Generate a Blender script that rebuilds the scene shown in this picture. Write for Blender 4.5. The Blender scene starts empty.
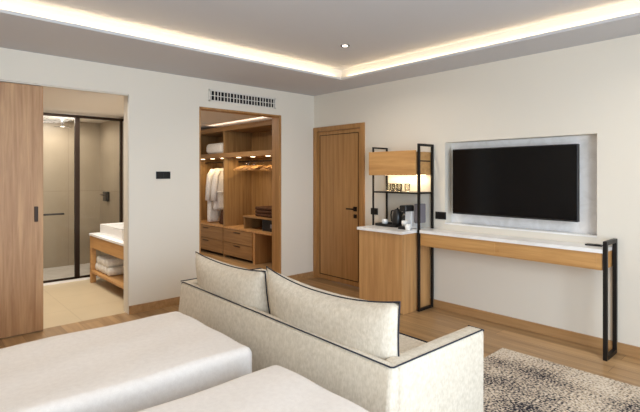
import bpy, bmesh, math, random
from mathutils import Vector, Matrix
random.seed(7)
C = bpy.context.scene.collection
sc = bpy.context.scene

# ---------------------------------------------------------------- camera
cam_d = bpy.data.cameras.new('camera'); cam = bpy.data.objects.new('camera', cam_d); C.objects.link(cam)
cam.location = (-4.318, -4.855, 1.45)
cam.rotation_euler = (math.radians(90), 0, math.radians(-42.4))
cam_d.sensor_width = 36; cam_d.lens = 457/640*36; cam_d.shift_y = -31/640
cam_d.clip_start = 0.05
sc.camera = cam

# ---------------------------------------------------------------- world, light, exposure
w = bpy.data.worlds.new('world'); sc.world = w; w.use_nodes = True
bg = w.node_tree.nodes['Background']; bg.inputs[0].default_value = (.78, .87, 1, 1); bg.inputs[1].default_value = 1.0
sc.view_settings.view_transform = 'Standard'; sc.view_settings.look = 'None'
sc.view_settings.gamma = 1; sc.view_settings.use_curve_mapping = False
sc.view_settings.exposure = 0.15

def area(name, loc, rot, sx, sy, power, col, spread=180):
    d = bpy.data.lights.new(name, 'AREA'); d.shape = 'RECTANGLE'; d.size = sx; d.size_y = sy
    d.energy = power; d.color = col; d.spread = math.radians(spread)
    o = bpy.data.objects.new(name, d); C.objects.link(o); o.location = loc; o.rotation_euler = rot
    return o
DAY = (.69, .84, 1.0)
WARM = (1.0, .72, .42)
area('daylight', (-3.35, -6.42, 1.35), (math.radians(90), 0, 0), 2.9, 2.1, 172, DAY)
# LED runs lying in the ceiling trough, shining up
TX0, TX1, TY0, TY1 = -4.60, -.50, -5.20, -1.05      # lip of the ceiling tray
LZ = 2.605
O = .08; TA = math.radians(50)          # close to the trough's outer side, tipped towards it
for lx, ly, sx, sy, rot in (((TX0+TX1)/2, TY1+O, TX1-TX0, .02, (math.radians(180)-TA, 0, 0)), ((TX0+TX1)/2, TY0-O, TX1-TX0, .02, (math.radians(180)+TA, 0, 0)),
                            (TX1+O, (TY0+TY1)/2, .02, TY1-TY0, (0, math.radians(180)+TA, 0)), (TX0-O, (TY0+TY1)/2, .02, TY1-TY0, (0, math.radians(180)-TA, 0))):
    area('cove_light', (lx, ly, LZ), rot, sx, sy, 3.6, (1, .78, .46))
area('bathroom_light', (-2.9, 1.2, 2.27), (0, 0, 0), .9, .9, 40, (1, .95, .88))
area('shower_light', (-2.7, 2.6, 2.27), (0, 0, 0), .5, .3, 14, (1, .95, .88))
area('closet_ceiling_fill', (-.09, 1.6, 2.318), (0, math.radians(240), 0), .02, 2.6, 2.6, (1, .88, .75))  # added fill along the wardrobe top, brightens the closet ceiling
area('closet_light', (-1.1, 1.6, 2.36), (0, 0, 0), .5, 1.2, 24, (1, .90, .78))

# ---------------------------------------------------------------- materials
def sr(r, g, b):
    f = lambda c: (c/255/12.92) if c/255 <= .04045 else ((c/255+.055)/1.055)**2.4
    return (f(r), f(g), f(b), 1)
def mat(name, col, rough=.6, metal=0, spec=.5, noise=None, bump=0, bscale=200):
    m = bpy.data.materials.new(name); m.use_nodes = True; nt = m.node_tree; b = nt.nodes['Principled BSDF']
    b.inputs['Base Color'].default_value = col; b.inputs['Roughness'].default_value = rough
    b.inputs['Metallic'].default_value = metal; b.inputs['Specular IOR Level'].default_value = spec
    tc = nt.nodes.new('ShaderNodeTexCoord')
    if noise:
        sc_, c2 = noise
        n = nt.nodes.new('ShaderNodeTexNoise'); n.inputs['Scale'].default_value = sc_; n.inputs['Detail'].default_value = 5
        nt.links.new(tc.outputs['Object'], n.inputs['Vector'])
        mx = nt.nodes.new('ShaderNodeMix'); mx.data_type = 'RGBA'; mx.inputs[6].default_value = col; mx.inputs[7].default_value = c2
        nt.links.new(n.outputs['Fac'], mx.inputs[0]); nt.links.new(mx.outputs[2], b.inputs['Base Color'])
    if bump:
        n = nt.nodes.new('ShaderNodeTexNoise'); n.inputs['Scale'].default_value = bscale; n.inputs['Detail'].default_value = 3
        nt.links.new(tc.outputs['Object'], n.inputs['Vector'])
        bp = nt.nodes.new('ShaderNodeBump'); bp.inputs['Strength'].default_value = bump; bp.inputs['Distance'].default_value = .004
        nt.links.new(n.outputs['Fac'], bp.inputs['Height']); nt.links.new(bp.outputs[0], b.inputs['Normal'])
    return m
def wood(name, c1, c2, axis='z', rough=.45, scale=1.0, plank=None):
    """oak: grain stretched along axis; plank=(width, length, axis) adds boards with their own tone"""
    m = bpy.data.materials.new(name); m.use_nodes = True; nt = m.node_tree; b = nt.nodes['Principled BSDF']
    N = nt.nodes.new; L = nt.links.new
    tc = N('ShaderNodeTexCoord'); mp = N('ShaderNodeMapping')
    s = {'x': (1.2, 22, 22), 'y': (22, 1.2, 22), 'z': (22, 22, 1.2)}[axis]
    mp.inputs['Scale'].default_value = [v*scale for v in s]; L(tc.outputs['Object'], mp.inputs['Vector'])
    n = N('ShaderNodeTexNoise'); n.inputs['Scale'].default_value = 1; n.inputs['Detail'].default_value = 6; n.inputs['Roughness'].default_value = .62
    n.inputs['Distortion'].default_value = .35
    L(mp.outputs[0], n.inputs['Vector'])
    r = N('ShaderNodeValToRGB'); r.color_ramp.elements[0].position = .32; r.color_ramp.elements[1].position = .7
    r.color_ramp.elements[0].color = c1; r.color_ramp.elements[1].color = c2
    L(n.outputs['Fac'], r.inputs[0]); out = r.outputs[0]
    if plank:
        br = N('ShaderNodeTexBrick'); mp2 = N('ShaderNodeMapping'); L(tc.outputs['Object'], mp2.inputs['Vector'])
        if plank[2] == 'y': mp2.inputs['Rotation'].default_value = (0, 0, math.radians(90))
        L(mp2.outputs[0], br.inputs['Vector'])
        br.inputs['Scale'].default_value = 1; br.inputs['Brick Width'].default_value = plank[1]; br.inputs['Row Height'].default_value = plank[0]
        br.inputs['Mortar Size'].default_value = .0018; br.inputs['Mortar Smooth'].default_value = .2; br.inputs['Bias'].default_value = 0
        br.inputs['Color1'].default_value = (.78, .78, .78, 1); br.inputs['Color2'].default_value = (1.1, 1.1, 1.1, 1); br.inputs['Mortar'].default_value = (.45, .42, .4, 1)
        mx = N('ShaderNodeMix'); mx.data_type = 'RGBA'; mx.blend_type = 'MULTIPLY'; mx.inputs[0].default_value = 1
        L(out, mx.inputs[6]); L(br.outputs['Color'], mx.inputs[7]); out = mx.outputs[2]
    L(out, b.inputs['Base Color']); b.inputs['Roughness'].default_value = rough
    return m
def fabric(name, c1, c2, sc_=260, bump=.5, rough=.95, big=None):
    m = bpy.data.materials.new(name); m.use_nodes = True; nt = m.node_tree; b = nt.nodes['Principled BSDF']
    N = nt.nodes.new; L = nt.links.new
    tc = N('ShaderNodeTexCoord'); out = None
    mp = N('ShaderNodeMapping'); mp.inputs['Scale'].default_value = (1, 1, .35); L(tc.outputs['Object'], mp.inputs['Vector'])
    n = N('ShaderNodeTexNoise'); n.inputs['Scale'].default_value = sc_; n.inputs['Detail'].default_value = 4; L(mp.outputs[0], n.inputs['Vector'])
    n2 = N('ShaderNodeTexNoise'); n2.inputs['Scale'].default_value = 38; n2.inputs['Detail'].default_value = 5; L(tc.outputs['Object'], n2.inputs['Vector'])
    ad = N('ShaderNodeMath'); ad.operation = 'ADD'; L(n.outputs['Fac'], ad.inputs[0]); L(n2.outputs['Fac'], ad.inputs[1])
    r = N('ShaderNodeValToRGB'); r.color_ramp.elements[0].position = .38; r.color_ramp.elements[1].position = .62
    dv = N('ShaderNodeMath'); dv.operation = 'MULTIPLY'; dv.inputs[1].default_value = .5; L(ad.outputs[0], dv.inputs[0])
    r.color_ramp.elements[0].color = c1; r.color_ramp.elements[1].color = c2; L(dv.outputs[0], r.inputs[0])
    L(r.outputs[0], b.inputs['Base Color']); b.inputs['Roughness'].default_value = rough
    b.inputs['Specular IOR Level'].default_value = .15
    bp = N('ShaderNodeBump'); bp.inputs['Strength'].default_value = bump; bp.inputs['Distance'].default_value = .003
    L(n.outputs['Fac'], bp.inputs['Height']); L(bp.outputs[0], b.inputs['Normal'])
    return m
def emis(name, col, s):
    m = bpy.data.materials.new(name); m.use_nodes = True; b = m.node_tree.nodes['Principled BSDF']
    b.inputs['Base Color'].default_value = col; b.inputs['Emission Color'].default_value = col; b.inputs['Emission Strength'].default_value = s
    return m
def glass(name, tint=(.93, .95, .93, 1), refl=.12):
    m = bpy.data.materials.new(name); m.use_nodes = True; nt = m.node_tree
    N = nt.nodes.new; L = nt.links.new
    nt.nodes.remove(nt.nodes['Principled BSDF']); o = nt.nodes['Material Output']
    t = N('ShaderNodeBsdfTransparent'); t.inputs[0].default_value = tint
    g = N('ShaderNodeBsdfGlossy'); g.inputs['Roughness'].default_value = .03
    lw = N('ShaderNodeLayerWeight'); lw.inputs[0].default_value = .25
    mm = N('ShaderNodeMath'); mm.operation = 'MULTIPLY'; mm.inputs[1].default_value = .8; L(lw.outputs['Fresnel'], mm.inputs[0])
    mx = N('ShaderNodeMixShader'); L(mm.outputs[0], mx.inputs[0]); L(t.outputs[0], mx.inputs[1]); L(g.outputs[0], mx.inputs[2]); L(mx.outputs[0], o.inputs[0])
    return m
def tile(name, c1, c2, grout, bw, bh, vert=None, rough=.35):
    m = bpy.data.materials.new(name); m.use_nodes = True; nt = m.node_tree; b = nt.nodes['Principled BSDF']
    N = nt.nodes.new; L = nt.links.new
    tc = N('ShaderNodeTexCoord'); mp = N('ShaderNodeMapping'); L(tc.outputs['Object'], mp.inputs['Vector'])
    if vert == 'xz': mp.inputs['Rotation'].default_value = (math.radians(-90), 0, 0)
    if vert == 'yz': mp.inputs['Rotation'].default_value = (math.radians(-90), math.radians(-90), 0)
    n = N('ShaderNodeTexNoise'); n.inputs['Scale'].default_value = 2.2; n.inputs['Detail'].default_value = 8; L(tc.outputs['Object'], n.inputs['Vector'])
    mx = N('ShaderNodeMix'); mx.data_type = 'RGBA'; mx.inputs[6].default_value = c1; mx.inputs[7].default_value = c2; L(n.outputs['Fac'], mx.inputs[0])
    br = N('ShaderNodeTexBrick'); L(mp.outputs[0], br.inputs['Vector']); br.inputs['Scale'].default_value = 1; br.offset = 0
    br.inputs['Brick Width'].default_value = bw; br.inputs['Row Height'].default_value = bh; br.inputs['Mortar Size'].default_value = .002
    L(mx.outputs[2], br.inputs['Color1']); L(mx.outputs[2], br.inputs['Color2']); br.inputs['Mortar'].default_value = grout
    L(br.outputs['Color'], b.inputs['Base Color']); b.inputs['Roughness'].default_value = rough
    return m
def marble(name, c1, c2, rough=.3, scale=3):
    m = bpy.data.materials.new(name); m.use_nodes = True; nt = m.node_tree; b = nt.nodes['Principled BSDF']
    N = nt.nodes.new; L = nt.links.new
    tc = N('ShaderNodeTexCoord')
    n = N('ShaderNodeTexNoise'); n.inputs['Scale'].default_value = scale; n.inputs['Detail'].default_value = 9; n.inputs['Distortion'].default_value = 1.2
    L(tc.outputs['Object'], n.inputs['Vector'])
    r = N('ShaderNodeValToRGB'); r.color_ramp.elements[0].position = .38; r.color_ramp.elements[1].position = .6
    r.color_ramp.elements[0].color = c1; r.color_ramp.elements[1].color = c2; L(n.outputs['Fac'], r.inputs[0])
    L(r.outputs[0], b.inputs['Base Color']); b.inputs['Roughness'].default_value = rough
    return m
def rug_material():
    m = bpy.data.materials.new('speckled_rug'); m.use_nodes = True; nt = m.node_tree; b = nt.nodes['Principled BSDF']
    N = nt.nodes.new; L = nt.links.new
    tc = N('ShaderNodeTexCoord')
    mp = N('ShaderNodeMapping'); mp.inputs['Scale'].default_value = (1, .8, 1); L(tc.outputs['Object'], mp.inputs['Vector'])
    n = N('ShaderNodeTexNoise'); n.inputs['Scale'].default_value = 75; n.inputs['Detail'].default_value = 2; L(mp.outputs[0], n.inputs['Vector'])
    n2 = N('ShaderNodeTexNoise'); n2.inputs['Scale'].default_value = 3.0; n2.inputs['Detail'].default_value = 4; L(tc.outputs['Object'], n2.inputs['Vector'])
    ad = N('ShaderNodeMath'); ad.operation = 'MULTIPLY_ADD'; ad.inputs[1].default_value = .55; L(n2.outputs['Fac'], ad.inputs[0]); L(n.outputs['Fac'], ad.inputs[2])
    sp = N('ShaderNodeSeparateXYZ'); L(tc.outputs['Object'], sp.inputs[0])      # worn pale border woven along the edges
    mr = N('ShaderNodeMapRange'); mr.inputs[1].default_value = -.62; mr.inputs[2].default_value = -.95; mr.inputs[3].default_value = -.13; mr.inputs[4].default_value = 0
    L(sp.outputs[0], mr.inputs[0])
    mr2 = N('ShaderNodeMapRange'); mr2.inputs[1].default_value = -3.07; mr2.inputs[2].default_value = -3.3; mr2.inputs[3].default_value = -.07; mr2.inputs[4].default_value = 0
    L(sp.outputs[1], mr2.inputs[0])
    r = N('ShaderNodeValToRGB'); e = r.color_ramp.elements
    e[0].position = .60; e[0].color = sr(216, 204, 188); e[1].position = .95; e[1].color = sr(40, 40, 46)
    for p, c in ((.70, sr(190, 170, 144)), (.765, sr(176, 164, 152)), (.80, sr(128, 116, 106)), (.86, sr(66, 64, 68))):
        x = e.new(p); x.color = c
    s1 = N('ShaderNodeMath'); s2 = N('ShaderNodeMath'); L(ad.outputs[0], s1.inputs[0]); L(mr.outputs[0], s1.inputs[1]); L(s1.outputs[0], s2.inputs[0]); L(mr2.outputs[0], s2.inputs[1])
    L(s2.outputs[0], r.inputs[0]); L(r.outputs[0], b.inputs['Base Color']); b.inputs['Roughness'].default_value = 1
    b.inputs['Specular IOR Level'].default_value = .05
    bp = N('ShaderNodeBump'); bp.inputs['Strength'].default_value = .6; bp.inputs['Distance'].default_value = .006
    L(n.outputs['Fac'], bp.inputs['Height']); L(bp.outputs[0], b.inputs['Normal'])
    return m

M = dict(
    wall=mat('wall_paint', sr(230, 222, 208), .85, bump=.05, bscale=90),
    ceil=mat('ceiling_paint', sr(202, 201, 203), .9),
    tray=mat('tray_paint', sr(236, 230, 222), .9),
    floor=wood('oak_floor', sr(148, 114, 76), sr(188, 152, 108), 'y', .38, .6, (.16, 1.9, 'y')),
    oak=wood('oak', sr(178, 130, 80), sr(210, 162, 106), 'z', .45),
    oak_h=wood('oak_horizontal', sr(180, 130, 76), sr(210, 162, 102), 'y', .45),
    oak_door=wood('oak_door', sr(160, 114, 64), sr(188, 140, 86), 'z', .45),
    oak_slide=wood('oak_sliding', sr(164, 120, 82), sr(200, 158, 114), 'z', .5, 1.3),
    oak_closet=wood('oak_closet', sr(132, 96, 56), sr(168, 128, 80), 'y', .5),
    oak_closet_v=wood('oak_closet_upright', sr(134, 100, 58), sr(170, 132, 84), 'z', .5),
    skirting=wood('oak_skirting', sr(158, 118, 76), sr(186, 146, 100), 'y', .45),
    stone=marble('white_stone', sr(238, 234, 230), sr(250, 248, 246), .25),
    niche=marble('pale_marble', sr(238, 234, 230), sr(250, 247, 245), .4, 7),
    steel=mat('black_steel', sr(38, 35, 33), .45, .6),
    bronze=mat('dark_bronze', sr(52, 40, 32), .4, .8),
    black=mat('black_plastic', sr(24, 23, 24), .35),
    screen=mat('screen', sr(6, 6, 9), .12, spec=.25),
    chrome=mat('chrome', sr(200, 200, 204), .15, 1),
    linen=fabric('white_linen', sr(212, 203, 195), sr(220, 212, 204), 300, .15),
    sofa=fabric('sofa_weave', sr(196, 184, 165), sr(214, 203, 186), 130, .7),
    piping=mat('dark_piping', sr(34, 35, 44), .8),
    ceramic=mat('white_ceramic', sr(238, 236, 232), .2),
    whitepl=mat('white_plastic', sr(228, 226, 224), .4),
    greypl=mat('grey_tank', sr(128, 122, 128), .3),
    towel=fabric('white_towel', sr(222, 216, 206), sr(240, 236, 228), 180, .8),
    robe=fabric('white_robe', sr(214, 206, 198), sr(234, 228, 220), 120, .8),
    brown=fabric('brown_leather', sr(66, 42, 28), sr(92, 60, 40), 60, .3, .6),
    glass=glass('shower_glass', (.94, .93, .90, 1)),
    cup=glass('drinking_glass', (.93, .93, .91, 1)),
    bath_wall=tile('bathroom_wall_tile', sr(160, 146, 126), sr(184, 170, 150), sr(132, 118, 100), .6, 1.2, 'xz'),
    bath_side=tile('bathroom_side_tile', sr(160, 146, 126), sr(184, 170, 150), sr(132, 118, 100), .6, 1.2, 'yz'),
    bath_floor=tile('bathroom_floor_tile', sr(194, 174, 140), sr(208, 190, 158), sr(172, 152, 122), .6, .6),
    vent=mat('vent_white', sr(222, 216, 206), .5),
    dark=mat('dark_void', sr(18, 16, 15), .9),
    led=emis('led_warm', (1, .76, .48, 1), 6),
    lamp=emis('lamp_face', (1, .88, .72, 1), 12),
    rug=rug_material(),
)

# ---------------------------------------------------------------- mesh helpers
def box(bm, x0, x1, y0, y1, z0, z1, bev=0, seg=2, mtx=None):
    t = bmesh.new()
    bmesh.ops.create_cube(t, size=1)
    for v in t.verts:
        v.co = Vector(((x0+x1)/2 + v.co.x*(x1-x0), (y0+y1)/2 + v.co.y*(y1-y0), (z0+z1)/2 + v.co.z*(z1-z0)))
    if bev: bmesh.ops.bevel(t, geom=list(t.edges), offset=bev, segments=seg, affect='EDGES', profile=.5, clamp_overlap=True)
    if mtx: t.transform(mtx)
    me = bpy.data.meshes.new('t'); t.to_mesh(me); t.free(); bm.from_mesh(me); bpy.data.meshes.remove(me)
def tube(bm, pts, r, seg=8, closed=False):
    pts = [Vector(p) for p in pts]; n = len(pts); rings = []
    up0 = None
    for i, p in enumerate(pts):
        if closed: t = (pts[(i+1) % n]-pts[i-1])
        else: t = pts[min(i+1, n-1)]-pts[max(i-1, 0)]
        t.normalize()
        if up0 is None:
            up0 = Vector((0, 0, 1)) if abs(t.z) < .9 else Vector((1, 0, 0))
        a = up0 - t*up0.dot(t)
        if a.length < 1e-4: a = t.orthogonal()
        a.normalize(); up0 = a; b = t.cross(a)
        rr = r[i] if isinstance(r, (list, tuple)) else r
        rings.append([bm.verts.new(p+(a*math.cos(2*math.pi*k/seg)+b*math.sin(2*math.pi*k/seg))*rr) for k in range(seg)])
    for i in range(n if closed else n-1):
        A, B = rings[i], rings[(i+1) % n]
        for k in range(seg): bm.faces.new((A[k], A[(k+1) % seg], B[(k+1) % seg], B[k]))
    if not closed:
        bm.faces.new(rings[0][::-1]); bm.faces.new(rings[-1])
def lathe(bm, prof, c=(0, 0, 0), seg=24, cap=True):
    rings = []
    for r, z in prof:
        rings.append([bm.verts.new((c[0]+r*math.cos(2*math.pi*k/seg), c[1]+r*math.sin(2*math.pi*k/seg), c[2]+z)) for k in range(seg)])
    for A, B in zip(rings, rings[1:]):
        for k in range(seg): bm.faces.new((A[k], A[(k+1) % seg], B[(k+1) % seg], B[k]))
    if cap:
        bm.faces.new(rings[0][::-1]); bm.faces.new(rings[-1])
def B(*boxes, bev=0, seg=2):
    bm = bmesh.new()
    for b in boxes: box(bm, *b, bev=bev, seg=seg)
    return bm
def T(*tubes):
    bm = bmesh.new()
    for pts, r in tubes: tube(bm, pts, r)
    return bm

ORG = {}
def thing(name, label, cat, loc=(0, 0, 0), rotz=0, group=None):
    o = bpy.data.objects.new(name, None); C.objects.link(o); o.empty_display_size = .1
    o.location = loc; o.rotation_euler = (0, 0, rotz); o['label'] = label; o['category'] = cat
    if group: o['group'] = group
    ORG[o.name] = Vector(loc)
    return o
def part(name, bm, m, parent, world=True, smooth=False, label=None, sub=0):
    """world=True: mesh drawn in world coordinates, moved into its (unrotated) thing's own"""
    base = ORG[parent.name]
    if world: bm.transform(Matrix.Translation(-base))
    bmesh.ops.recalc_face_normals(bm, faces=bm.faces)
    me = bpy.data.meshes.new(name); bm.to_mesh(me); bm.free(); me.materials.append(m)
    if smooth:
        for p in me.polygons: p.use_smooth = True
    o = bpy.data.objects.new(name, me); C.objects.link(o); o.parent = parent; ORG[o.name] = base
    if label: o['label'] = label
    if sub:
        s = o.modifiers.new('sub', 'SUBSURF'); s.levels = sub; s.render_levels = sub
    return o
def struct(name, bm, m, parent=None):
    bmesh.ops.recalc_face_normals(bm, faces=bm.faces)
    me = bpy.data.meshes.new(name); bm.to_mesh(me); bm.free(); me.materials.append(m)
    o = bpy.data.objects.new(name, me); C.objects.link(o)
    if parent: o.parent = parent
    else: o['kind'] = 'structure'
    return o
def dup(root, loc=None, rotz=None, label=None, group=None):
    r = root.copy(); C.objects.link(r)
    if loc: r.location = loc
    if rotz is not None: r.rotation_euler = (0, 0, rotz)
    if label: r['label'] = label
    if group: r['group'] = group
    for ch in list(root.children):
        c = ch.copy(); C.objects.link(c); c.parent = r
        for g in list(ch.children):
            d = g.copy(); C.objects.link(d); d.parent = c
    return r
def wallgrid(us, zs, holes, f):
    """boxes of a wall cut into cells; cells whose centre lies in a hole are left out"""
    bm = bmesh.new()
    for u0, u1 in zip(us, us[1:]):
        for z0, z1 in zip(zs, zs[1:]):
            uc, zc = (u0+u1)/2, (z0+z1)/2
            if any(a < uc < b and c < zc < d for a, b, c, d in holes): continue
            box(bm, *f(u0, u1, z0, z1))
    bmesh.ops.remove_doubles(bm, verts=bm.verts, dist=1e-5)
    seen = {}
    for fc in list(bm.faces):
        k = tuple(sorted(v.index for v in fc.verts)) if False else tuple(sorted((round(v.co.x, 4), round(v.co.y, 4), round(v.co.z, 4)) for v in fc.verts))
        seen.setdefault(k, []).append(fc)
    dead = [q for v in seen.values() if len(v) > 1 for q in v]
    bmesh.ops.delete(bm, geom=dead, context='FACES_ONLY')
    return bm

# ---------------------------------------------------------------- room shell
XL, YF, H = -5.1, -6.2, 2.57
WT = .15
struct('floor', B((XL-.15, .2, YF-.15, WT*.55, -.1, 0)), M['floor'])
bo = (-4.35, -2.58, -1, 2.29); wo = (-1.78, -.59, -1, 2.245)
struct('wall_back', wallgrid([XL, bo[0], bo[1], wo[0], wo[1], 0], [0, 2.245, 2.29, 2.85], [bo, wo],
       lambda a, b, c, d: (a, b, 0, WT, c, d)), M['wall'])
NY0, NY1, NZ0, NZ1, ND = -3.586, -2.125, .935, 1.80, .13
DY0, DZ = -.97, 2.115
struct('wall_right', wallgrid([YF, NY0, NY1, DY0, 0], [0, NZ0, NZ1, DZ, 2.85], [(NY0, NY1, NZ0, NZ1), (DY0, 0, -1, DZ)],
       lambda a, b, c, d: (0, .2, a, b, c, d)), M['wall'])
struct('wall_left', B((XL-.15, XL, YF, WT, 0, 2.85)), M['wall'])
struct('wall_front', wallgrid([XL, -4.85, -1.85, .2], [0, .25, 2.45, 2.85], [(-4.85, -1.85, .25, 2.45)],
       lambda a, b, c, d: (a, b, YF-.15, YF, c, d)), M['wall'])
bm = B((-4.85, -1.85, YF-.1, YF-.05, .25, .30), (-4.85, -1.85, YF-.1, YF-.05, 2.40, 2.45))
for x in (-4.85, -3.87, -2.88, -1.90): box(bm, x, x+.05, YF-.1, YF-.05, .25, 2.45)
struct('window_1', bm, M['steel'])
# ceiling: raised tray inside a lower border, with a trough behind the lip for the LEDs
R = .10
bm = bmesh.new()
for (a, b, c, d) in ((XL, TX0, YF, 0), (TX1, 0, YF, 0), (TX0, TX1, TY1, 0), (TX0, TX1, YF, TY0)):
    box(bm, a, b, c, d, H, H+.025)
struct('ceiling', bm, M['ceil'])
RZ = 2.715
bm = bmesh.new()
for (a, b, c, d) in ((TX0-R-.03, TX0-R, TY0-R, TY1+R), (TX1+R, TX1+R+.03, TY0-R, TY1+R), (TX0-R-.03, TX1+R+.03, TY1+R, TY1+R+.03), (TX0-R-.03, TX1+R+.03, TY0-R-.03, TY0-R)):
    box(bm, a, b, c, d, H+.025, RZ)
struct('trim_1', bm, M['tray'])
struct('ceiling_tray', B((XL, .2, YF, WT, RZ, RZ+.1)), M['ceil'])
# skirting boards
struct('baseboard_right', B((-.016, 0, YF, DY0, 0, .085)), M['skirting'])
struct('baseboard_back', B((bo[1]+.001, wo[0]-.045, -.016, 0, 0, .085), (wo[1]+.05, 0, -.016, 0, 0, .085)), M['skirting'])
struct('baseboard_left', B((XL, XL+.016, YF, 0, 0, .085)), M['skirting'])
# oak lining of the closet opening
struct('trim_2', B((wo[1]-.035, wo[1], -.006, WT, 0, 2.245), (wo[0], wo[0]+.02, .004, WT, 0, 2.245), (wo[0], wo[1], .004, WT, 2.225, 2.245)), M['oak_door'])
# bathroom shell
BX0, BX1, BY1, BZ = -4.4, -1.93, 3.1, 2.30
struct('floor_bathroom', B((BX0, BX1, WT*.55, 2.0, -.1, 0)), M['bath_floor'])
struct('floor_shower', B((BX0, BX1, 2.0, BY1, -.1, .03)), M['stone'])
struct('wall_bathroom_back', B((BX0, BX1, BY1, BY1+.1, 0, 2.6)), M['bath_wall'])
struct('wall_bathroom_right', B((BX1, -1.85, WT, BY1+.1, 0, 2.6)), M['bath_side'])
struct('wall_bathroom_left', B((BX0-.1, BX0, WT, BY1+.1, 0, 2.6)), M['bath_side'])
struct('ceiling_bathroom', B((BX0, BX1, WT, BY1, BZ, BZ+.05)), M['tray'])
# closet shell
struct('floor_closet', B((-1.85, .6, WT*.55, 3.7, -.1, 0)), M['floor'])
struct('wall_closet_back', B((-1.85, .6, 3.6, 3.7, 0, 2.6)), M['wall'])
struct('wall_closet_right', B((.5, .6, WT, 3.6, 0, 2.6)), M['wall'])
struct('ceiling_closet', B((-1.85, .6, WT, 3.6, 2.375, 2.42)), M['tray'])
# niche lining
bm = B((ND, ND+.02, NY0, NY1, NZ0, NZ1)); struct('trim_3', bm, M['niche'])
bm = B((-.006, ND, NY0, NY1, NZ0-.012, NZ0+.001)); struct('trim_4', bm, M['stone'])

# ---------------------------------------------------------------- oak door on the right wall
bm = B((-.02, .16, DY0, DY0+.07, 0, DZ), (-.02, .16, -.075, -.005, 0, DZ), (-.02, .16, DY0+.07, -.075, DZ-.06, DZ))
struct('trim_5', bm, M['oak_door'])
door = struct('door_1', B((.005, .045, DY0+.073, -.078, .006, DZ-.063), bev=.003), M['oak_door'])
ORG[door.name] = Vector((0, 0, 0))
bm = bmesh.new()
for (a, b, c, d) in ((DY0+.115, -.12, 1.995, 2.003), (DY0+.115, -.12, .07, .078), (DY0+.115, DY0+.121, .07, 2.0), (-.126, -.12, .07, 2.0)):
    box(bm, -.0, .01, a, b, c, d)
part('moulding', bm, M['bronze'], door)
bm = T(([(0.005, -.80, 1.01), (-.05, -.80, 1.01)], .010), ([(-.05, -.80, 1.01), (-.052, -.69, 1.01)], .010)); box(bm, -.008, .006, -.828, -.772, .98, 1.04, bev=.002)
part('door_handle', bm, M['bronze'], door)
bm = B((-.006, .006, -.825, -.775, .89, .94), bev=.002); tube(bm, [(.0, -.80, .915), (-.02, -.80, .915)], .012)
part('lock', bm, M['bronze'], door)

# ---------------------------------------------------------------- sliding door
d = struct('door_2', B((-4.34, -3.352, .018, .058, .008, 2.272), bev=.002), M['oak_slide']); ORG[d.name] = Vector((0, 0, 0))
bm = B((-3.425, -3.395, .008, .02, 1.02, 1.16), bev=.003); part('door_handle', bm, M['bronze'], d)
struct('trim_6', B((-4.35, -2.58, .015, .065, 2.279, 2.289)), M['vent'])
struct('trim_7', B((bo[1]-.002, bo[1]+.001, .0, .03, 0, 2.29)), M['vent'])

# ---------------------------------------------------------------- wall fittings
v = thing('air_vent', 'white air conditioning grille above the closet opening', 'air vent', (-1.17, 0, 2.39))
x0, x1, z0, z1 = -1.66, -.685, 2.32, 2.46
part('frame', B((x0, x1, -.012, 0, z1-.016, z1), (x0, x1, -.012, 0, z0, z0+.016), (x0, x0+.016, -.012, 0, z0, z1), (x1-.016, x1, -.012, 0, z0, z1)), M['vent'], v)
part('backing', B((x0+.016, x1-.016, -.003, 0, z0+.016, z1-.016)), M['dark'], v)
bm = bmesh.new(); n = 22
for i in range(n):
    xx = x0+.03+(x1-x0-.06)*i/(n-1)
    box(bm, -.005, .005, -.010, .0, z0+.016, z1-.016, mtx=Matrix.Translation((xx, -.003, 0)) @ Matrix.Rotation(math.radians(25 if i % 3 else -25), 4, 'Z'))
box(bm, x0+.016, x1-.016, -.011, -.004, (z0+z1)/2-.004, (z0+z1)/2+.004)
part('slat', bm, M['vent'], v)['kind'] = 'stuff'

s = thing('light_switch', 'black double light switch plate between bathroom and closet openings', 'light switch', (-2.21, 0, 1.45))
part('plate', B((-2.292, -2.132, -.010, 0, 1.408, 1.488), bev=.002), M['black'], s)
for i in range(2): part('rocker', B((-2.284+.077*i, -2.217+.077*i, -.014, -.009, 1.416, 1.480), bev=.002), M['steel'], s)
def plate(y, z, wy, lab, nm='wall_socket', cat='socket'):
    s = thing(nm, lab, cat, (0, y, z))
    part('plate', B((-.010, 0, y-wy/2, y+wy/2, z-.04, z+.04), bev=.002), M['black'], s)
    part('rocker' if nm == 'light_switch' else 'outlet', B((-.013, -.009, y-wy/2+.012, y+wy/2-.012, z-.026, z+.026), bev=.002), M['steel'], s)
plate(-1.13, 1.0, .11, 'black switch plate on the wall between door and minibar rack', 'light_switch', 'light switch')
plate(-2.075, 1.01, .13, 'black socket plate on the wall left of the television niche')

# ---------------------------------------------------------------- television
t = thing('television', 'large black flat screen television hung in the pale wall niche', 'television', (.02, -2.83, 1.385))
part('housing', B((.0, .045, -3.439, -2.215, 1.04, 1.722), bev=.006), M['black'], t)
part('screen', B((-.004, .002, -3.429, -2.225, 1.056, 1.712)), M['screen'], t)
part('wall_mount', B((.045, ND, -3.05, -2.6, 1.2, 1.55)), M['steel'], t)

# ---------------------------------------------------------------- desk, worktop, minibar
TOP = .865
wk = thing('stone_worktop', 'long white stone worktop running over minibar cabinet and desk', 'worktop', (-.2, -2.5, TOP-.03))
bm = B((-.53, -.001, -1.955, -1.325, TOP-.03, TOP), (-.275, -.001, -3.705, -1.991, TOP-.03, TOP), (-.252, -.032, -1.991, -1.955, TOP-.03, TOP))
part('slab', bm, M['stone'], wk)

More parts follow.
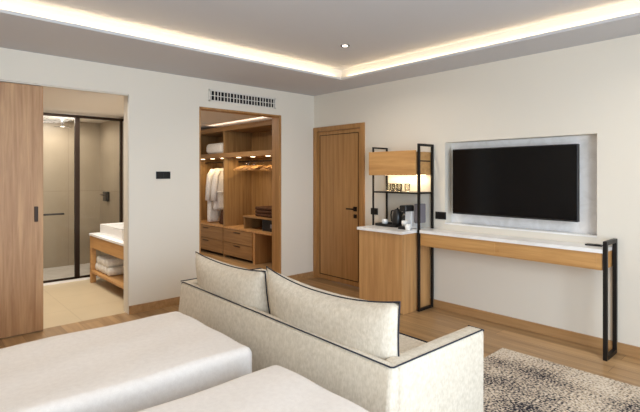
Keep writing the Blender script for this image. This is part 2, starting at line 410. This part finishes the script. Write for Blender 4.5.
dk = thing('console_desk', 'long shallow oak console desk with black steel end frame under television', 'desk', (-.13, -2.83, 0))
part('apron', B((-.265, -.245, -3.70, -1.995, .70, TOP-.031), (-.245, -.002, -3.70, -3.68, .70, TOP-.031), (-.245, -.002, -3.68, -1.995, .70, .715), bev=.0015), M['oak_h'], dk)
for i in range(2):
    y0 = -3.66+i*.84
    part('drawer', B((-.271, -.2655, y0, y0+.8, .712, TOP-.045), bev=.001), M['oak_h'], dk)
def loop(bm, y, xf, xb, z0, z1, r=.014, bottom=True):
    box(bm, xf-r, xf+r, y-r, y+r, z0, z1, bev=.002)
    box(bm, xb-r, xb+r, y-r, y+r, z0, z1, bev=.002)
    box(bm, xf+r, xb-r, y-r, y+r, z1-2*r, z1)
    if bottom: box(bm, xf+r, xb-r, y-r, y+r, z0, z0+2*r)
bm = bmesh.new(); loop(bm, -3.722, -.262, -.018, 0, .93, .015)
part('leg_frame', bm, M['steel'], dk)

cb = thing('minibar_cabinet', 'oak minibar cabinet standing on the floor beside the oak door', 'cabinet', (-.25, -1.65, 0))
part('carcass', B((-.492, -.002, -1.94, -1.922, .0, TOP-.031), (-.492, -.002, -1.362, -1.344, .0, TOP-.031), (-.492, -.002, -1.922, -1.362, .06, .078),
                  (-.492, -.002, -1.922, -1.362, TOP-.05, TOP-.031), (-.02, -.002, -1.922, -1.362, .06, TOP-.03), bev=.001), M['oak'], cb)
part('plinth', B((-.46, -.44, -1.922, -1.362, 0, .06)), M['steel'], cb)
dr = part('door', B((-.512, -.493, -1.94, -1.344, .015, TOP-.036), bev=.002), M['oak'], cb)

rk = thing('shelf_rack', 'tall black steel rack with shelf above the minibar worktop', 'shelf rack', (-.13, -1.65, 0))
bm = bmesh.new(); loop(bm, -1.335, -.262, -.016, TOP, 1.775, .009, bottom=False); part('side_frame', bm, M['steel'], rk)
bm = bmesh.new(); loop(bm, -1.976, -.266, -.018, 0, 1.785, .0125); part('side_frame', bm, M['steel'], rk)
part('shelf', B((-.27, -.006, -1.958, -1.35, 1.245, 1.262)), M['steel'], rk)

wc = thing('wall_cabinet', 'small oak wall cabinet held between the black rack frames', 'cabinet', (-.15, -1.65, 1.45))
part('carcass', B((-.27, -.002, -1.955, -1.937, 1.452, 1.70), (-.27, -.002, -1.367, -1.350, 1.452, 1.70), (-.27, -.002, -1.937, -1.367, 1.452, 1.468),
                  (-.27, -.002, -1.937, -1.367, 1.684, 1.70), (-.02, -.002, -1.937, -1.367, 1.468, 1.684)), M['oak_h'], wc)
part('door', B((-.297, -.278, -1.955, -1.296, 1.447, 1.715), bev=.002), M['oak_h'], wc)
part('rail', B((-.262, -.03, -1.9595, -1.9555, 1.596, 1.608)), M['steel'], wc)
part('light_strip', B((-.09, -.07, -1.93, -1.37, 1.446, 1.4515)), M['led'], wc)
area('cabinet_light', (-.08, -1.65, 1.444), (0, math.radians(-12), 0), .02, .54, 1.5, (1, .78, .48))

# things on the minibar worktop
tr = thing('serving_tray', 'low black serving tray on the white minibar worktop', 'tray', (-.17, -1.50, TOP))
bm = B((-.27, -.06, -1.68, -1.37, TOP, TOP+.008), (-.27, -.262, -1.68, -1.37, TOP, TOP+.03), (-.068, -.06, -1.68, -1.37, TOP, TOP+.03), (-.27, -.06, -1.378, -1.37, TOP, TOP+.03), (-.27, -.06, -1.68, -1.672, TOP, TOP+.03), bev=.002)
part('tray_body', bm, M['black'], tr)
def cup(nm, x, y, z, r, h, m, lab, handle=True, cat='cup', grp=None):
    c = thing(nm, lab, cat, (x, y, z), group=grp)
    bm = bmesh.new(); lathe(bm, [(r*.6, 0), (r*.8, .004), (r*.97, h*.5), (r, h), (r*.9, h), (r*.85, h*.5), (r*.55, .008)], (0, 0, 0)); part('bowl', bm, m, c, world=False, smooth=True)
    if handle:
        bm = T(([(r*.9, 0, h*.8), (r*1.5, 0, h*.75), (r*1.55, 0, h*.4), (r*.9, 0, h*.22)], .004)); part('handle', bm, m, c, world=False, smooth=True)
    return c
cup('coffee_cup', -.20, -1.455, TOP+.008, .036, .065, M['ceramic'], 'white cup standing on the low black tray')
k = thing('kettle', 'black electric kettle on the tray beside the coffee machine', 'kettle', (-.16, -1.61, TOP+.008))
bm = bmesh.new(); lathe(bm, [(.058, 0), (.062, .02), (.058, .1), (.046, .17), (.04, .178)], (0, 0, 0)); part('body', bm, M['black'], k, world=False, smooth=True)
bm = bmesh.new(); lathe(bm, [(.041, .178), (.03, .188), (.008, .19), (.01, .203), (.004, .205)], (0, 0, 0)); part('lid', bm, M['black'], k, world=False, smooth=True)
part('handle', T(([(0, .04, .172), (0, .085, .165), (0, .095, .12), (0, .085, .05), (0, .058, .035)], .009)), M['black'], k, world=False, smooth=True)
part('spout', T(([(0, -.045, .11), (0, -.075, .16)], [.016, .008])), M['black'], k, world=False, smooth=True)
cm = thing('coffee_machine', 'white and black capsule coffee machine on the minibar worktop', 'coffee machine', (-.2, -1.78, TOP))
part('body', B((-.24, -.05, -1.86, -1.77, TOP+.0, TOP+.19), bev=.012, seg=3), M['whitepl'], cm)
part('brew_head', B((-.33, -.18, -1.855, -1.765, TOP+.19, TOP+.255), bev=.012, seg=3), M['black'], cm)
part('spout', T(([(-.30, -1.81, TOP+.19), (-.30, -1.81, TOP+.165)], .012)), M['black'], cm)
part('drip_tray', B((-.36, -.24, -1.86, -1.77, TOP, TOP+.03), bev=.004), M['black'], cm)
part('water_tank', B((-.20, -.06, -1.925, -1.863, TOP+.06, TOP+.27), bev=.01, seg=3), M['greypl'], cm)
part('side_panel', B((-.2395, -.17, -1.768, -1.745, TOP, TOP+.14), bev=.006), M['black'], cm)
cup('coffee_cup', -.30, -1.815, TOP+.03, .034, .06, M['ceramic'], 'white cup under the spout of the coffee machine')
cup('coffee_cup', -.36, -1.905, TOP, .034, .062, M['ceramic'], 'white cup on worktop edge right of the coffee machine')
g0 = cup('drinking_glass', -.10, -1.43, 1.262, .033, .09, M['cup'], 'clear drinking glass in the back row on the black steel shelf', False, 'glass', 'drinking glasses on the rack shelf')
for (x, y) in ((-.10, -1.52), (-.13, -1.61), (-.10, -1.70), (-.19, -1.56), (-.19, -1.66)):
    dup(g0, (x, y, 1.262), label='clear drinking glass in the front row on the black steel shelf' if x < -.15 else None)
bt = thing('wall_bottle', '', 'bottle', (-.15, -1.40, 1.262)) if False else None
# socket box lying on the desk
so = thing('desk_socket', 'flat black socket unit set on the right end of the desk', 'socket', (-.09, -3.58, TOP))
part('housing', B((-.12, -.06, -3.655, -3.53, TOP, TOP+.012), bev=.002), M['black'], so)
part('outlet', B((-.11, -.07, -3.64, -3.60, TOP+.012, TOP+.014)), M['steel'], so)

# ---------------------------------------------------------------- rug
rg = bmesh.new(); nx, ny = 60, 70
X0, X1, Y0, Y1 = -2.45, -.63, -5.6, -3.07
def skin(u, v, top):
    return
bm = bmesh.new(); box(bm, X0, X1, Y0, Y1, 0, .014, bev=.005)
rg.free()
me_o = struct('area_rug', bm, M['rug']); del me_o['kind']
me_o['label'] = 'mottled grey and beige rug with dark speckles on oak floor'; me_o['category'] = 'rug'

# ---------------------------------------------------------------- sofa
SH = .60; SL = 1.10; SD = .785
sf = thing('sofa', 'light beige two seat sofa with dark piping standing at the bed ends', 'sofa', (-2.700, -2.487, 0), math.radians(-1.5))
def softbox(x0, x1, y0, y1, z0, z1, bev=.03, seg=4):
    bm = bmesh.new(); box(bm, x0, x1, y0, y1, z0, z1, bev=bev, seg=seg); return bm
def lean(bm, amt, z0, z1):          # lets the lower edge stand out
    for v in bm.verts:
        if v.co.x < .05: v.co.x -= amt*(z1-v.co.z)/(z1-z0)
    return bm
AW = .105
part('backrest', lean(softbox(0, .065, -SL, SL, .09, SH, .03), .055, .09, SH), M['sofa'], sf, world=False, smooth=True)
for s in (-1, 1):
    y0, y1 = (-SL, -SL+AW) if s < 0 else (SL-AW, SL)
    bm = softbox(.055, SD, y0, y1, .09, SH, .024)
    for v in bm.verts:
        v.co.z -= .0*v.co.x
    part('armrest', bm, M['sofa'], sf, world=False, smooth=True)
part('base', softbox(.12, SD-.02, -SL+AW, SL-AW, .09, .27, .015), M['sofa'], sf, world=False, smooth=True)
for i in range(2):
    y0 = -SL+AW+.004 + i*(SL-AW); 
    bm = softbox(.16, SD+.0, y0, y0+SL-AW-.008, .272, .43, .04, 4)
    sc_ = part('seat_cushion', bm, M['sofa'], sf, world=False, smooth=True)
    q = .0
    pts = [(.19, y0+.02, .425), (SD-.01, y0+.02, .425), (SD-.01, y0+SL-AW-.03, .425), (.19, y0+SL-AW-.03, .425)]
    bm = bmesh.new(); tube(bm, pts, .005, closed=True); part('piping', bm, M['piping'], sc_, world=False)
def pipe(pts, r=.0040):
    part('piping', T((pts, r)), M['piping'], sf, world=False, smooth=True, label='dark piping')
e = .006
pipe([(.01, SL-.004, SH-.03), (.006, SL-.02, SH-.010), (.002, SL-.06, SH-.001), (0.002, 0, SH), (.002, -SL+.012, SH), (.012, -SL+.002, SH), (.2, -SL+.003, SH), (.5, -SL+.003, SH), (SD-.02, -SL+.003, SH), (SD, -SL+.01, SH-.012)])
pipe([(SD-.012, -SL+.004, SH-.004), (SD-.010, -SL+AW-.006, SH-.004)])
pipe([(.002, SL-.004, SH-.002), (.3, SL-.003, SH), (SD-.02, SL-.003, SH), (SD, SL-.01, SH-.012)])
for (x, y) in ((.06, -SL+.07), (.06, SL-.07), (SD-.07, -SL+.07), (SD-.07, SL-.07)):
    part('leg', B((x-.025, x+.025, y-.025, y+.025, .0 if (x < .1 or y > 0) else .014, .092), bev=.003), M['steel'], sf, world=False)
# back cushions: two separate stuffed cushions lying in the sofa
def cushion_mesh(W, Hh, D, dip, earz, over=0):
    bm = bmesh.new(); n = 28; m_ = 20; front = {}; back = {}; rim = []
    def outline(u, v):
        # pinched corners, sagging top edge
        y = W/2*u*(1-.035*(1-v*v)); z = Hh/2*v*(1-.03*(1-u*u))
        if u < 0: y -= over*(-u)*((v+1)/2)**.5
        if v > 0: z -= dip*(v**2)*(1-abs(u)**2.2) - earz*(abs(u)**8)*(v**8)
        return y, z
    for i in range(n+1):
        for j in range(m_+1):
            u = -1+2*i/n; v = -1+2*j/m_
            y, z = outline(u, v)
            th = D/2*((1-abs(u)**3.2)**.55)*((1-abs(v)**3.0)**.55)
            th += .004*math.sin(7*u+3*v)*(1-u*u)*(1-v*v)
            front[i, j] = bm.verts.new((th, y, z)); 
            back[i, j] = front[i, j] if (i in (0, n) or j in (0, m_)) else bm.verts.new((-th, y, z))
    for i in range(n):
        for j in range(m_):
            bm.faces.new((front[i, j], front[i+1, j], front[i+1, j+1], front[i, j+1]))
            bm.faces.new((back[i, j], back[i, j+1], back[i+1, j+1], back[i+1, j]))
    rim = [(0,)+outline(-1+2*i/n, -1) for i in range(n)] + [(0,)+outline(1, -1+2*j/m_) for j in range(m_)] + \
          [(0,)+outline(1-2*i/n, 1) for i in range(n)] + [(0,)+outline(-1, 1-2*j/m_) for j in range(m_)]
    return bm, rim
def back_cushion(name, lab, W, Hh, D, dip, ear, loc, tilt, rz, over=0, rx=0):
    o = thing(name, lab, 'cushion', loc, math.radians(-1.3)+rz, group=None)
    bm, rim = cushion_mesh(W, Hh, D, dip, ear, over)
    mt = Matrix.Rotation(tilt, 4, 'Y') @ Matrix.Rotation(rx, 4, 'X') @ Matrix.Translation((0, 0, Hh/2))
    bm.transform(mt); part('cover', bm, M['sofa'], o, world=False, smooth=True)
    rim = [mt @ Vector(p) for p in rim]
    bm = bmesh.new(); tube(bm, rim, .0042, closed=True); part('piping', bm, M['piping'], o, world=False, smooth=True, label='dark piping')
back_cushion('back_cushion', 'beige back cushion with dark piping at the end of sofa nearest the closet', .97, .415, .20, .03, .0, (-2.550, -2.005, .432), math.radians(-9), 0)
back_cushion('back_cushion', 'larger beige back cushion with dark piping beside the near sofa arm', 1.0, .445, .20, .06, .0, (-2.562, -2.995, .432), math.radians(-9), 0, .07)

# ---------------------------------------------------------------- beds
def bed(lab, x1, y0, y1):
    o = thing('bed', lab, 'bed', (x1-1.0, (y0+y1)/2, 0))
    part('bed_base', B((x1-2.03, x1-.03, y0+.03, y1-.03, .08, .27), bev=.01), M['sofa'], o)
    bm = bmesh.new(); box(bm, x1-2.05, x1, y0, y1, .10, .505, bev=.05, seg=6)
    bmesh.ops.subdivide_edges(bm, edges=[ed for ed in bm.edges if ed.calc_length() > .3], cuts=12, use_grid_fill=True)
    for v in bm.verts:
        if v.co.z > .45:
            v.co.z += .004*math.sin(v.co.x*9+v.co.y*5)+.003*math.sin(v.co.y*17-v.co.x*4)
        elif v.co.z < .3:
            pass
    part('duvet', bm, M['linen'], o, smooth=True)
    for (x, y) in ((x1-.15, y0+.12), (x1-.15, y1-.12), (x1-1.9, y0+.12), (x1-1.9, y1-.12)):
        part('leg', B((x-.03, x+.03, y-.03, y+.03, 0, .085)), M['steel'], o)
bed('white covered single bed farther from the camera beside the sliding door', -2.875, -2.745, -1.80)
bed('white covered single bed nearest the camera behind the sofa back', -2.905, -4.0, -2.985)

# ---------------------------------------------------------------- ceiling downlight
dl = thing('downlight', 'small round recessed downlight in the raised ceiling', 'downlight', (-1.127, -1.723, RZ))
bm = bmesh.new(); lathe(bm, [(.045, -.004), (.045, 0), (.028, 0), (.028, -.004)], (0, 0, 0), cap=False); bm.faces.ensure_lookup_table(); part('ring', bm, M['chrome'], dl, world=False)
bm = bmesh.new(); lathe(bm, [(.026, -.003), (.026, -.001)], (0, 0, 0)); part('lens', bm, M['lamp'], dl, world=False)
for x, y, lab in ((-3.97, -1.723, 'small round downlight added out of view above the bed by the sliding door'), (-1.127, -4.527, 'small round downlight added out of view above the rug'),
                  (-3.97, -4.527, 'small round downlight added out of view above the near bed')):
    dup(dl, (x, y, RZ), label=lab)  # unseen fittings, added to throw warm light on beds, floor and walls
for x in (-1.127, -3.97):
    for y in (-1.723, -4.527):
        area('downlight_and_fill_beam', (x, y, RZ-.006), (0, 0, 0), .05, .05, 9, (1, .90, .76), 150)  # light of the visible downlight and warm fill from the added ones

# ---------------------------------------------------------------- bathroom
SY = 2.03
ss = thing('shower_screen', 'glass shower screen with slim black frame across the bathroom', 'shower screen', (-3, SY, .03))
def post(x, w_): return (x-w_/2, x+w_/2, SY-.02, SY+.02, .03, 2.245)
part('frame', B((BX0, BX1, SY-.02, SY+.02, 2.235, 2.27), (BX0, BX1, SY-.02, SY+.02, .03, .055), post(-1.965, .035), post(-4.37, .04)), M['bronze'], ss)
part('mullion', B(post(-2.55, .06)), M['bronze'], ss)
part('pane', B((-2.52, -1.985, SY-.004, SY+.004, .055, 2.235)), M['glass'], ss)
dr = part('door', B((-4.35, -2.58, SY-.004, SY+.004, .055, 2.235)), M['glass'], ss)
part('handle', T(([(-3.3, SY-.045, .93), (-2.72, SY-.045, .93)], .012), ([(-3.25, SY-.045, .93), (-3.25, SY, .93)], .008), ([(-2.76, SY-.045, .93), (-2.76, SY, .93)], .008)), M['steel'], dr)
mx = thing('shower_mixer', 'small black shower mixer on the tiled wall behind glass', 'shower mixer', (-1.93, 2.7, 1.12))
part('body', B((-1.99, -1.935, 2.62, 2.78, 1.04, 1.19), bev=.01), M['black'], mx)
part('lever', T(([(-1.985, 2.7, 1.12), (-2.05, 2.7, 1.15)], .012)), M['chrome'], mx)
rs = thing('rain_shower', 'chrome rain shower head hanging from the bathroom ceiling', 'shower head', (-2.6, 2.6, 2.3))
bm = bmesh.new(); lathe(bm, [(.11, -.16), (.11, -.15), (.02, -.14)], (0, 0, 0)); part('head', bm, M['chrome'], rs, world=False)
part('arm', T(([(0, 0, -.145), (0, 0, 0)], .01)), M['chrome'], rs, world=False)
bl = thing('downlight', 'small round downlight in the shower ceiling', 'downlight', (-3.0, 2.75, 2.3))
bm = bmesh.new(); lathe(bm, [(.04, -.004), (.04, -.001)], (0, 0, 0)); part('lens', bm, M['lamp'], bl, world=False)

VX, VY0, VY1, VT = -2.45, .42, 1.80, .665
va = thing('vanity_table', 'oak vanity table with pale stone top and open lower shelf', 'vanity', (-2.2, 1.1, 0))
part('worktop', B((VX-.01, BX1, VY0-.01, VY1+.01, VT-.03, VT), bev=.003), M['stone'], va)
part('apron', B((VX, VX+.02, VY0, VY1, VT-.19, VT-.031), (VX+.02, BX1, VY1-.02, VY1, VT-.19, VT-.031), bev=.002), M['oak_h'], va)
for (x, y) in ((VX+.03, VY0+.03), (VX+.03, VY1-.03), (BX1-.04, VY0+.03), (BX1-.04, VY1-.03)):
    part('leg', B((x-.03, x+.03, y-.03, y+.03, 0, VT-.19), bev=.002), M['oak_h'], va)
part('shelf', B((VX+.0, BX1, VY0+.02, VY1-.02, .14, .17)), M['oak_h'], va)
ba = thing('wash_basin', 'white rectangular wash basin on the vanity top', 'basin', (-2.2, 1.15, VT))
bm = bmesh.new(); box(bm, VX+.06, BX1-.06, .75, 1.58, VT, VT+.13, bev=.01)
part('bowl', bm, M['ceramic'], ba)
part('rim', B((VX+.06, VX+.075, .75, 1.58, VT+.128, VT+.137), (BX1-.075, BX1-.06, .75, 1.58, VT+.128, VT+.137), (VX+.06, BX1-.06, .75, .765, VT+.128, VT+.137), (VX+.06, BX1-.06, 1.565, 1.58, VT+.128, VT+.137)), M['ceramic'], ba)
fa = thing('basin_tap', 'chrome tap standing behind the white wash basin', 'tap', (-1.97, 1.1, VT))
part('spout', T(([(-1.965, 1.1, VT), (-1.965, 1.1, VT+.26), (-2.02, 1.1, VT+.28), (-2.1, 1.1, VT+.27)], .012)), M['chrome'], fa, smooth=True)
def towel_roll():
    bm = bmesh.new(); prof = [(0.001, -.17), (.035, -.172), (.052, -.16), (.056, 0), (.052, .16), (.035, .172), (.001, .17)]
    lathe(bm, prof, (0, 0, 0), 16, cap=False)
    bm.transform(Matrix.Translation((0, 0, .056)) @ Matrix.Rotation(math.radians(90), 4, 'Y'))
    return bm
tw = thing('rolled_towel', 'rolled white towel in the bottom row of the pile on the vanity shelf', 'towel', (-2.24, 1.67, .17), group='rolled towels on the vanity shelf')
part('roll', towel_roll(), M['towel'], tw, world=False, smooth=True)
for (y, z) in ((1.435, .17), (1.32, .17), (1.205, .17), (1.09, .17), (1.4925, .268), (1.3775, .268), (1.2625, .268), (1.1475, .268)):
    dup(tw, (-2.24, y+.12, z), label='rolled white towel in the upper row of the pile on the vanity shelf' if z > .2 else None)

# ---------------------------------------------------------------- closet
CX0, CX1 = -.10, .47
CY = [.85, 2.30, 3.55]
wd = thing('open_wardrobe', 'open oak wardrobe with shelves drawers and rail inside the closet', 'wardrobe', (.2, 1.9, 0))
for y in CY: part('side_panel', B((CX0, CX1, y-.018, y+.018, 0, 2.29)), M['oak_closet_v'], wd)
part('end_panel', B((CX0, CX0+.02, .16, CY[0]-.018, 0, 2.29)), M['oak_closet_v'], wd)
part('back_panel', B((CX1, CX1+.018, CY[0], CY[-1], 0, 2.29)), M['oak_closet_v'], wd)
part('top_panel', B((CX0-.01, CX1, .16, CY[-1]+.018, 2.23, 2.31)), M['oak_closet'], wd)
PY = 1.36                                           # low post between the drawers and the open bay
part('post', B((CX0, CX1, PY-.03, PY+.03, 0, .51)), M['oak'], wd)
for a, b in zip(CY, CY[1:]):
    part('shelf', B((CX0, CX1, a+.018, b-.018, 1.76, 1.84)), M['oak_closet'], wd)
    part('shelf', B((CX0-.01, CX1, a+.018, b-.018, .51, .54)), M['oak'], wd)
    rl = part('hanging_rail', T(([(.2, a+.018, 1.69), (.2, b-.018, 1.69)], .012)), M['bronze'], wd)
    for k in range(3):
        yk = a+(b-a)*(.2+.3*k)
        part('spotlight', B((.0, .05, yk-.03, yk+.03, 1.752, 1.76)), M['led'], wd)
        area('wardrobe_light', (.025, yk, 1.749), (0, 0, 0), .04, .06, 1.3, (1, .76, .42))
for a, b in ((PY+.018, CY[1]), (CY[1], CY[2])):
    for i in range(2):
        z0 = .05+i*.23
        d_ = part('drawer', B((CX0-.018, CX0, a+.012, b-.012, z0, z0+.222), bev=.002), M['oak_closet'], wd)
        part('handle', B((CX0-.03, CX0-.018, (a+b)/2-.1, (a+b)/2+.1, z0+.18, z0+.19)), M['bronze'], d_)
a, b = CY[0]+.018, 1.75
part('shelf', B((CX0+.04, CX1, a, b, .74, .765)), M['oak_closet'], wd)
part('shelf_bracket', B((CX0+.06, CX1, b-.02, b, .54, .74)), M['oak_closet_v'], wd)
sa = thing('safe', 'black room safe under the low shelf in the wardrobe', 'safe', (.2, .95, .54))
part('body', B((.02, .40, .90, 1.30, .54, .72), bev=.005), M['black'], sa)
part('door', B((.012, .02, .92, 1.28, .555, .705), bev=.003), M['steel'], sa)
part('keypad', B((.006, .012, .97, 1.06, .60, .66)), M['greypl'], sa)
bk = thing('folded_blanket', 'dark brown folded blanket on the low wardrobe shelf', 'blanket', (.2, 1.18, .765))
for i in range(3): part('fold', softbox(.0-.2, .36-.2, -.26, .30, .002+i*.055, .054+i*.055, .02, 3), M['brown'], bk, world=False, smooth=True)
bg_ = thing('leather_bag', 'dark brown bag on the wardrobe shelf beside the white robe', 'bag', (.15, 2.52, .54))
bm = softbox(-.14, .14, -.17, .17, 0, .24, .035, 3)
for v in bm.verts: v.co.x *= 1-.35*v.co.z/.24
part('body', bm, M['brown'], bg_, world=False, smooth=True)
part('handle', T(([(0, -.09, .23), (0, -.07, .33), (0, 0, .36), (0, .07, .33), (0, .09, .23)], .008)), M['brown'], bg_, world=False)
wb = thing('pillow', 'spare white pillow in the upper left wardrobe compartment', 'pillow', (.12, 2.72, 1.84))
part('cover', softbox(-.2, .2, -.3, .3, .002, .20, .07, 4), M['towel'], wb, world=False, smooth=True)
# hangers
def hanger_thing(loc, rz, lab, grp):
    h = thing('clothes_hanger', lab, 'hanger', loc, rz, group=grp)
    # origin at the rail centre; shoulders run along x
    bm = T(([(0, 0, -.075), (0, 0, -.045), (.014, 0, -.03), (.017, 0, -.005), (.012, 0, .012), (0, 0, .017), (-.012, 0, .012), (-.016, 0, .0)], .0022))
    part('hook', bm, M['chrome'], h, world=False)
    bm = T(([(-.2, 0, -.15), (-.1, 0, -.105), (0, 0, -.075), (.1, 0, -.105), (.2, 0, -.15)], [.006, .010, .012, .010, .006]), ([(-.19, 0, -.155), (.19, 0, -.155)], .005))
    part('shoulder_bar', bm, M['oak'], h, world=False, smooth=True)
    return h
hg = hanger_thing((.2, 2.15, 1.69), 0, 'wooden hanger in the row hanging in the wardrobe bay right of the bathrobes', 'wooden hangers on the wardrobe rail')
for i in range(1, 8):
    dup(hg, (.2, 2.15-.09*i, 1.69), random.uniform(-.18, .18))
for i in range(4):
    dup(hg, (.2, 1.33-.11*i, 1.69), random.uniform(-.25, .25))
def robe(loc, rz, lab, grp=None, ln=1.02):
    r = thing('bathrobe', lab, 'bathrobe', loc, rz, group=grp)
    bm = bmesh.new(); n = 40; rings = []
    for k in range(15):
        t = k/14; z = -.11-ln*t
        wx = .06+.16*min(1, t*5)**.7 + .03*t; wy = .03+.035*min(1, t*3)
        rings.append([bm.verts.new(((wx+.008*math.sin(a*5+2*t))*math.cos(a), wy*(1+.28*math.sin(a*7+1.3*t)*min(1, t*3))*math.sin(a), z)) for a in [2*math.pi*q/n for q in range(n)]])
    for A_, B_ in zip(rings, rings[1:]):
        for q in range(n): bm.faces.new((A_[q], A_[(q+1) % n], B_[(q+1) % n], B_[q]))
    bm.faces.new(rings[0]); bm.faces.new(rings[-1])
    part('robe_body', bm, M['robe'], r, world=False, smooth=True)
    for s in (-1, 1):
        bm = T(([(s*.12, 0, -.15), (s*.2, -.02, -.25), (s*.235, -.03, -.5), (s*.24, -.03, -.72)], [.05, .06, .058, .065])); part('sleeve', bm, M['robe'], r, world=False, smooth=True)
    part('belt', T(([(-.2, -.09, -.55), (0, -.10, -.56), (.2, -.09, -.55)], .014)), M['towel'], r, world=False, smooth=True)
robe((.2, 3.02, 1.69), .1, 'white bathrobe hanging in left wardrobe bay, farther from the bag')
robe((.2, 2.76, 1.69), -.1, 'white bathrobe hanging in left wardrobe bay, right above the bag', None, .78)
